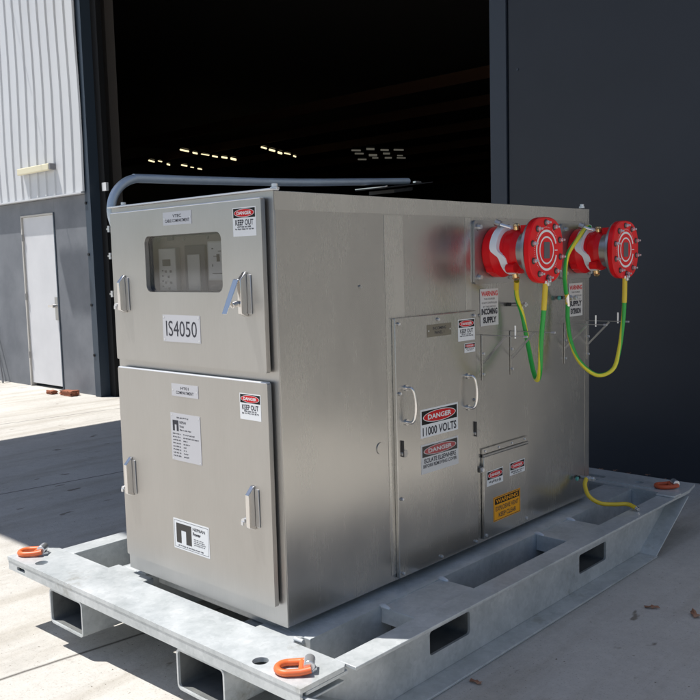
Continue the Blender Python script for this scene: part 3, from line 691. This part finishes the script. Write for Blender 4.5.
for y in (.712, 1.170):
    m = MB(); z0, z1 = .69, .84
    m.tube([(PX, y, z1), (PX + .03, y + .004, z1 - .002), (PX + .040, y + .010, z1 - .030), (PX + .044, y + .011, (z0 + z1) / 2), (PX + .040, y + .010, z0 + .030), (PX + .03, y + .004, z0 + .002), (PX, y, z0)], .0065, 'ss_fit', 12, 6)
    for z in (z0, z1): m.cyl((PX + .0002, y, z), (PX + .006, y, z), .014, 'ss_fit', 16)
    m.build('pull_handle', PA)
def screw0(par, x, y, z, r=.0062):
    a = MB(); a.cyl((x, y, z), (x + .004, y, z), r * 1.35, 'ss_dull', 16); a.cyl((x + .004, y, z), (x + .010, y, z), r, 'silver', 6); return a.build('bolt', par, org=None)
sc = screw0(PA, PX + .0002, .668, 1.118)
for (y, z) in ((.945, 1.12), (1.222, 1.12), (.668, .82), (.668, .36), (.668, .03), (.945, .03), (1.222, .03), (1.222, .72)):
    c = cp(sc, PA, delta=(0, y - .668, z - 1.118))
for (y, z) in ((.678, .565), (1.224, .565)):
    m = MB(); m.box(PX + .0002, y - .003, z - .02, PX + .010, y + .003, z + .05, 'dimblack'); m.cyl((PX + .0002, y + .012, z - .008), (PX + .008, y + .012, z - .008), .017, 'ss_dull', 16); m.build('lock_hasp', PA, bevel=.001)
# vent flap
m = MB(); m.box(.0016, 1.300, .016, .016, 1.705, .425, 'ss_side'); VF = m.build('vent_flap', E, bevel=.002)
FV = SIDE(.0161)
m = MB(); m.box(.0016, 1.300, .440, .012, 1.705, .466, 'ss_side'); m.cyl((.014, 1.300, .432), (.014, 1.705, .432), .007, 'ss_dull', 12)
for y in (1.32, 1.44, 1.56, 1.68): m.cyl((.012, y, .453), (.016, y, .453), .006, 'silver', 10)
m.build('flap_hinge', VF, bevel=.001)
danger_sign(VF, FV, 1.325, .275, 1.468, .350, [(None, .22, .75, 'ink')], .58, label='left danger sticker of the flap')
danger_sign(VF, FV, 1.530, .288, 1.672, .355, [(None, .16, .85, 'ink'), (None, .1, .6, 'ink')], .60, label='right danger sticker of the flap')
m = MB(); m.rect(1.380, .084, 1.626, .208, 0, .0008, FV, 'orange')
for (a, b, c, d) in ((1.383, .202, 1.623, .205), (1.383, .087, 1.623, .090), (1.383, .090, 1.386, .202), (1.620, .090, 1.623, .202)): m.rect(a, b, c, d, .0008, .001, FV, 'ink')
m.rect(1.392, .168, 1.614, .198, .0008, .0011, FV, 'black'); m.text('WARNING', 1.402, .173, 1.604, .193, .0014, FV, 'orange', .02)
m.text('EXPLOSIVE VENT', 1.398, .134, 1.608, .157, .0012, FV, 'ink', .02); m.text('KEEP CLEAR', 1.425, .100, 1.585, .123, .0012, FV, 'ink', .02)
m.build('warning_sign', VF)['label'] = 'orange explosive vent warning sign'
for (y, z) in ((1.318, .034), (1.688, .034)): 
    m = MB(); m.cyl((.0162, y, z), (.021, y, z), .008, 'silver', 12); m.build('bolt', VF)
m = MB(); m.box(.0016, 1.255, .36, .03, 1.285, .385, 'ss_dull'); m.cyl((.03, 1.27, .372), (.035, 1.27, .372), .01, 'silver', 8); m.build('flap_catch', VF)
# warning signs by the couplers
def warn(u0, v0, u1, v1, a, b, label):
    m = MB(); fr = F0; w, h = u1 - u0, v1 - v0; uc = (u0 + u1) / 2
    m.rect(u0, v0, u1, v1, 0, .0008, fr, 'greywhite')
    m.text('WARNING', u0 + w * .06, v1 - h * .20, u1 - w * .04, v1 - h * .06, .0012, fr, 'dimred' if False else 'red', .03)
    for i, s in enumerate(('THIS COUPLER', 'IS NOT CONTROLLED', 'BY THIS SWITCH')): m.text(s, u0 + w * (.2, .08, .15)[i], v1 - h * (.30 + i * .105), u1 - w * (.2, .08, .15)[i], v1 - h * (.25 + i * .105), .0012, fr, 'ink', .01)
    m.text(a, u0 + w * .06, v0 + h * .30, u1 - w * .06, v0 + h * .47, .0012, fr, 'ink', .055); m.text(b, u0 + w * .14, v0 + h * .07, u1 - w * .12, v0 + h * .24, .0012, fr, 'ink', .055)
    m.build('warning_sign', E)['label'] = label
warn(1.306, 1.062, 1.461, 1.240, 'INCOMING', 'SUPPLY', 'incoming supply warning sign')
warn(2.158, 1.055, 2.314, 1.238, 'SUPPLY', 'EXTENSION', 'supply extension warning sign')
# small fasteners on the side
for (y, z) in ((.457, 1.283), (1.30, 1.115)):
    m = MB(); m.cyl((.0001, y, z), (.006, y, z), .008, 'ss_dull', 12); m.build('bolt', E)
m = MB(); m.cyl((.0001, .56, .60), (.004, .56, .60), .025, 'ss_side', 20); m.build('blanking_plug', E)

# --- couplers
def coupler(yc, zc, label, half):
    x0 = .0016
    a = MB()
    # red body with a flange at both ends
    a.lathe((0, yc, zc), [(x0 + .012, .116), (x0 + .020, .122), (x0 + .060, .122), (x0 + .070, .116), (.090, .103), (.100, .100), (.118, .100), (.124, .106), (.160, .106), (.168, .098), (.185, .090), (.205, .078)], 'redpaint', 48)
    for (dy, dz) in ((-.082, -.078),):
        for xa, xb in ((.028, .062), (.135, .18)): a.cyl((xa, yc + dy, zc + dz), (xb, yc + dy, zc + dz), .022, 'redpaint', 16)
    a.box(.175, yc - .03, zc + .08, .225, yc + .05, zc + .120, 'redpaint')
    body = a.build('cable_coupler', E, ang=30); body['label'] = label
    a = MB(); a.curve([rrect(yc - .172, zc - .150, yc + min(.172, half), zc + .150, .02)], .012, SIDE(x0 - .0003), 'ss_dull'); pl = a.build('mounting_plate', body, bevel=.002)
    for (dy, dz) in ((-.14, .118), (.13, .118), (-.14, -.118), (.13, -.118)):
        if dy < half - .02:
            a = MB(); a.cyl((x0 + .012, yc + dy, zc + dz), (x0 + .016, yc + dy, zc + dz), .017, 'ss_dull', 16); a.cyl((x0 + .016, yc + dy, zc + dz), (x0 + .030, yc + dy, zc + dz), .011, 'silver', 6); a.build('plate_bolt', body)
    # white S-shaped band: its distance from the plate changes half way down
    a = MB(); n = 56; vs = []; kk = []
    for i in range(n):
        th = 2 * math.pi * i / n; v = math.sin(th)
        s = 1 / (1 + math.exp(v * 14 + 1.5)); xc = .080 + .042 * s
        for (dx, r) in ((-.020, .100), (-.019, .1245 - .014 * s), (.019, .1245 - .014 * s), (.020, .100)):
            vs.append((xc + dx, yc + r * math.cos(th), zc + r * v))
    a.faces(vs, [(4 * i + k, 4 * ((i + 1) % n) + k, 4 * ((i + 1) % n) + (k + 1) % 4, 4 * i + (k + 1) % 4) for i in range(n) for k in range(4)], 'band'); a.build('white_band', body, ang=50)
    for (x, dy, dz) in ((.035, -.085, -.075), (.03, -.078, -.092), (.125, -.08, -.075), (.035, -.06, .088), (.06, -.04, .11)):
        a = MB(); p = V((x, yc + dy, zc + dz)); d = V((0, dy, dz)).normalized(); a.cyl(p - d * .01, p + d * .008, .006, 'silver', 10); a.build('rivet', body)
    a = MB(); a.lathe((0, yc, zc), [(.176, .078), (.178, .090), (.222, .093), (.226, .104), (.240, .108), (.244, .146), (.248, .152), (.262, .152), (.2635, .148)], 'ss_dull', 56); a.build('steel_collar', body, ang=30)
    a = MB(); X = .295
    a.lathe((0, yc, zc), [(.264, .148), (.267, .152), (.290, .152), (X, .147), (X, .001)], 'redpaint', 64)
    a.bm.verts.ensure_lookup_table()
    for vi in range(len(a.bm.verts)):                   # rounded-square outline
        v = a.bm.verts[vi]
        dy, dz = v.co.y - yc, v.co.z - zc; q = math.hypot(dy, dz)
        if q > .05:
            th = math.atan2(dz, dy); k_ = (abs(math.cos(th)) ** 2.7 + abs(math.sin(th)) ** 2.7) ** (-1 / 2.7); v.co.y = yc + dy * k_; v.co.z = zc + dz * k_
    dsc = a.build('cover_disc', body, ang=30)
    fr = SIDE(X + .0004); a = MB()
    def arc(r0, r1, a0, a1, k=60, mt='white'):
        pts = [(r1, a0 + (a1 - a0) * i / k) for i in range(k + 1)]; vs = []
        for i in range(k + 1):
            th = math.radians(a0 + (a1 - a0) * i / k)
            for r in (r0, r1): vs.append(fr @ V((yc + r * math.cos(th), zc + r * math.sin(th), 0)))
        a.faces(vs, [(2 * i, 2 * i + 1, 2 * i + 3, 2 * i + 2) for i in range(k)], mt)
    arc(.084, .0945, 20, 345); arc(.057, .0645, 0, 360)
    a.rect(yc + .072, zc - .002, yc + .098, zc + .002, 0, .0004, fr, 'white')
    rr = random.Random(4)
    for k in range(60):
        th = math.radians(30 + k * 5)
        if k % 9 in (7, 8) or 225 < 30 + k * 5 < 315: continue
        r0, r1 = .104, .104 + rr.uniform(.003, .0055); c, s_ = math.cos(th), math.sin(th); e = .0012
        a.faces([fr @ V((yc + r0 * c - e * s_, zc + r0 * s_ + e * c, 0)), fr @ V((yc + r0 * c + e * s_, zc + r0 * s_ - e * c, 0)), fr @ V((yc + r1 * c + e * s_, zc + r1 * s_ - e * c, 0)), fr @ V((yc + r1 * c - e * s_, zc + r1 * s_ + e * c, 0))], [(0, 1, 2, 3)], 'white')
    a.build('ring_marking', body)
    a = MB(); a.curve([rrect(yc - .026, zc - .038, yc + .026, zc + .038, .004, 2)], .0015, SIDE(X + .0002), 'innerdark'); a.build('name_plate', body)
    first = None
    for k in range(10):
        th = math.radians(90 + 36 * k + 4); y, z = yc + .127 * math.cos(th), zc + .127 * math.sin(th)
        if first is None:
            b = MB(); b.cyl((X + .0003, y, z), (X + .003, y, z), .015, 'dimblack', 16); b.cyl((X + .003, y, z), (X + .015, y, z), .0095, 'silver', 6); b.cyl((X + .015, y, z), (X + .028, y, z), .005, 'silver', 10); first = b.build('cover_bolt', body); fy, fz = y, z
        else: cp(first, body, delta=(0, y - fy, z - fz))
    b = MB(); b.tube([(.155, yc - .03, zc + .102), (.155, yc - .034, zc + .116)], .017, 'brass', 16, 0); b.lathe((.155, yc - .034, zc + .118), [(-.012, .004), (-.008, .013), (0, .017), (.008, .013), (.012, .004)], 'brass', 20, 'z'); b.build('brass_gland', body)
    b = MB(); b.tube([(.13, yc - .010, zc - .10), (.13, yc - .004, zc - .122)], .015, 'brass', 16, 0); b.lathe((.13, yc, zc - .128), [(-.014, .004), (-.009, .013), (0, .018), (.009, .013), (.014, .004)], 'brass', 20, 'z'); b.build('brass_gland', body)
    b = MB(); b.cyl((.08, yc - .06, zc + .128), (.125, yc - .035, zc + .110), .008, 'silver', 10); b.cyl((.06, yc - .062, zc + .138), (.085, yc - .06, zc + .128), .016, 'ss_dull', 14); b.build('breather_valve', body)
    b = MB(); b.box(X - .01, yc - .018, zc - .165, X + .018, yc + .004, zc - .135, 'ss_fit'); b.cyl((X + .018, yc - .007, zc - .142), (X + .026, yc - .007, zc - .142), .008, 'silver', 6); b.build('earth_lug', body, bevel=.002)
coupler(1.42, 1.416, 'left red coupler with incoming supply sign below', .2)
coupler(2.236, 1.414, 'right red coupler above the supply extension sign', .155)

# --- triangular support brackets for the couplers
def bracket(y, label=None):
    m = MB(); x0 = .0016
    m.box(x0, y - .011, .80, x0 + .004, y + .011, 1.022, 'ss_side')
    m.box(x0 + .0045, y - .008, 1.0185, .230, y + .008, 1.0225, 'ss_dull')
    p0, p1 = V((x0 + .004, y - .004, .885)), V((.135, y - .004, 1.016)); d = (p1 - p0).normalized(); nn = V((-d.z, 0, d.x)) * .0055
    m.prism([p0 - nn, p1 - nn, p1 + nn, p0 + nn], (0, .004, 0), 'ss_dull')
    o = m.build('support_bracket', E, bevel=.0008)
    m = MB(); m.cyl((.185, y, 1.010), (.185, y, 1.070), .0045, 'silver', 8); m.build('bracket_bolt', o)
    m = MB(); m.cyl((.2305, y - .001, 1.0205), (.250, y - .001, 1.0205), .0055, 'silver', 8); m.build('bracket_bolt', o)
    for z in (.83, .93): m = MB(); m.cyl((x0 + .004, y, z), (x0 + .011, y, z), .007, 'silver', 8); m.build('bracket_bolt', o)
for y in (1.322, 1.575, 2.115, 2.375): bracket(y)

# --- earth cable stand-offs (bolted to the cabinet)
def standoff(y, z, knob, teal):
    m = MB(); m.cyl((.0016, y, z), (.05, y, z), .010, 'ss_dull', 12); m.cyl((.05, y, z), (.105, y, z), .006, 'silver', 10); m.cyl((.060, y, z), (.072, y, z), .015, 'silver', 6); m.cyl((.085, y, z), (.097, y, z), .013, 'silver', 6)
    m.tube([(.010, y - .02, z + .001), (.010, y, z)], .009, 'rubber', 10, 0)
    o = m.build('cable_standoff', E)
    if teal:
        m = MB(); m.lathe((.02, y - .05, z), [(-.009, .004), (-.005, .012), (.005, .012), (.009, .004)], 'teal', 16); m.build('teal_cap', o)
standoff(1.56, 1.155, 0, 0); standoff(2.075, 1.165, 0, 1); standoff(2.27, .135, 0, 1)

# --- pipe rail round the left top edge
XP = -1.100
m = MB()
pp = [(XP, .10, 1.44), (XP, .05, 1.53), (XP, .022, 1.60)]
for i in range(9):
    a = math.radians(90 * i / 8); pp.append((XP, .18 - .165 * math.cos(a), 1.64 + .155 * math.sin(a)))
pp += [(XP, .6, 1.806), (XP, 1.2, 1.828), (XP, 1.8, 1.862), (XP, 2.14, 1.882)]
m.tube(pp, .0205, 'galv_pipe', 20, 3); RP = m.build('pipe_rail', E)
m = MB(); m.box(XP - .024, .03, 1.525, XP + .0262, .075, 1.545, 'ss_dull'); m.build('pipe_clamp', RP)
m = MB()                                              # dark plate hanging under the pipe end
m.prism([(XP - .10, 1.76, 1.818), (XP + .14, 1.76, 1.818), (XP + .14, 2.21, 1.872), (XP - .10, 2.21, 1.872)], (0, 0, -.006), 'darksteel')
m.prism([(XP - .08, 1.86, 1.811), (XP + .12, 1.86, 1.811), (XP + .10, 2.06, 1.835), (XP - .06, 2.06, 1.835)], (0, 0, -.02), 'darksteel')
m.build('end_plate', RP)
m = MB(); m.prism([(XP - .10, 1.755, 1.8185), (XP + .14, 1.755, 1.8185), (XP + .14, 1.775, 1.8225), (XP - .10, 1.775, 1.8225)], (0, 0, .005), 'ss_fit')
m.build('plate_edge', RP)
m = MB(); m.box(XP + .0, 2.19, 1.874, XP + .03, 2.235, 1.884, 'ss_fit'); m.build('end_tab', RP)

# ------------------------------------------------------------------ earth cables (hang between things: top level)
def cable(pts, label, r, sleeves, lugs):
    P0 = V(pts[len(pts) // 2]); root = empty('earth_cable', P0, label, 'earth cable')
    m = MB(); m.tube(pts, r, 'cable', 14, 8); m.build('sheath', root)
    for (a, b) in sleeves:
        m = MB(); m.tube(pts, r * 1.12, 'yellow', 14, 8, (a, b)); m.build('yellow_sleeve', root)
    for (a, b) in lugs:
        m = MB(); m.tube([a, b], r * 1.0, 'ss_fit', 12, 0); m.build('cable_lug', root, bevel=.001)
c1 = [(.13, 1.424, 1.275), (.10, 1.470, 1.225), (.075, 1.521, 1.179), (.07, 1.575, 1.095), (.09, 1.59, .952), (.14, 1.553, .834), (.19, 1.506, .794), (.24, 1.449, .852), (.265, 1.418, .999), (.290, 1.400, 1.14), (.295, 1.408, 1.262)]
c2 = [(.03, 2.345, 1.547), (.08, 2.196, 1.533), (.10, 2.071, 1.473), (.09, 1.988, 1.394), (.075, 1.985, 1.289), (.06, 2.021, 1.208), (.06, 2.042, 1.154), (.06, 2.042, 1.047), (.075, 2.049, .928), (.11, 2.084, .818), (.17, 2.161, .743), (.225, 2.235, .771), (.255, 2.247, .876), (.282, 2.236, 1.039), (.292, 2.228, 1.147), (.295, 2.226, 1.262)]
c3 = [(.055, 2.262, .135), (.06, 2.235, .10), (.10, 2.207, .050), (.15, 2.239, .012), (.20, 2.30, .000), (.26, 2.343, .002), (.315, 2.335, -.008)]
cable(c1, 'narrow green and yellow cable loop hanging below the left coupler', .0115, ((0, .08), (.90, 1)), ((( .072, 1.536, 1.175), (.068, 1.570, 1.13)), ((.295, 1.408, 1.245), (.297, 1.410, 1.275))))
cable(c2, 'wide green and yellow cable loop hanging below the right coupler', .0115, ((.36, .42), (.93, 1)), (((.062, 2.035, 1.185), (.062, 2.045, 1.12)), ((.295, 2.226, 1.25), (.297, 2.227, 1.275)), ((.0016, 2.37, 1.547), (.035, 2.34, 1.548))))
cable(c3, 'short yellow cable from the cabinet foot down to the skid beam', .0105, ((.0, 1.0),), (((.30, 2.34, -.004), (.335, 2.328, -.014)),))

# ------------------------------------------------------------------ leaves and scraps on the ground
def leaf(x, y, z, s, rz, label, seed, group=None, name='dry_leaf'):
    r = random.Random(seed); m = MB(); n = 12; R = Matrix.Rotation(rz, 3, 'Z'); vs = [V((0, 0, s * .12))]
    for i in range(n):
        a = 2 * math.pi * i / n; q = s * (.55 + .45 * abs(math.cos(a))) * r.uniform(.7, 1.1) * (1 if i % 2 else .78)
        vs.append(R @ V((q * math.cos(a), q * .62 * math.sin(a), s * r.uniform(.02, .35))))
    vs = [v + V((x, y, z + .002)) for v in vs]
    m.faces(vs, [(0, 1 + i, 1 + (i + 1) % n) for i in range(n)], 'leaf'); o = m.build(name, org=(x, y, z), ang=60)
    md = o.modifiers.new('thick', 'SOLIDIFY'); md.thickness = .0012
    tag(o, label, 'leaf', group)
leaf(.656, 1.775, GR, .042, .6, 'curled brown dry leaf alone on the concrete right of the skid', 1)
leaf(.845, 1.82, GR, .052, 2.2, 'flat brown dry leaf on the concrete at the right edge of the photo', 2)
leaf(.435, .615, GR, .034, .1, 'pale crumpled dry leaf touching the skid beam bottom at the front', 3)
r = random.Random(11)
for i in range(22):
    leaf(-.95 + i * .052 + r.uniform(-.03, .03), 4.10 + r.uniform(-.10, .12), GR, r.uniform(.014, .03), r.uniform(0, 6), 'tiny dry leaf in the litter along the foot of the dark wall', 40 + i, 'leaf litter along the dark wall')
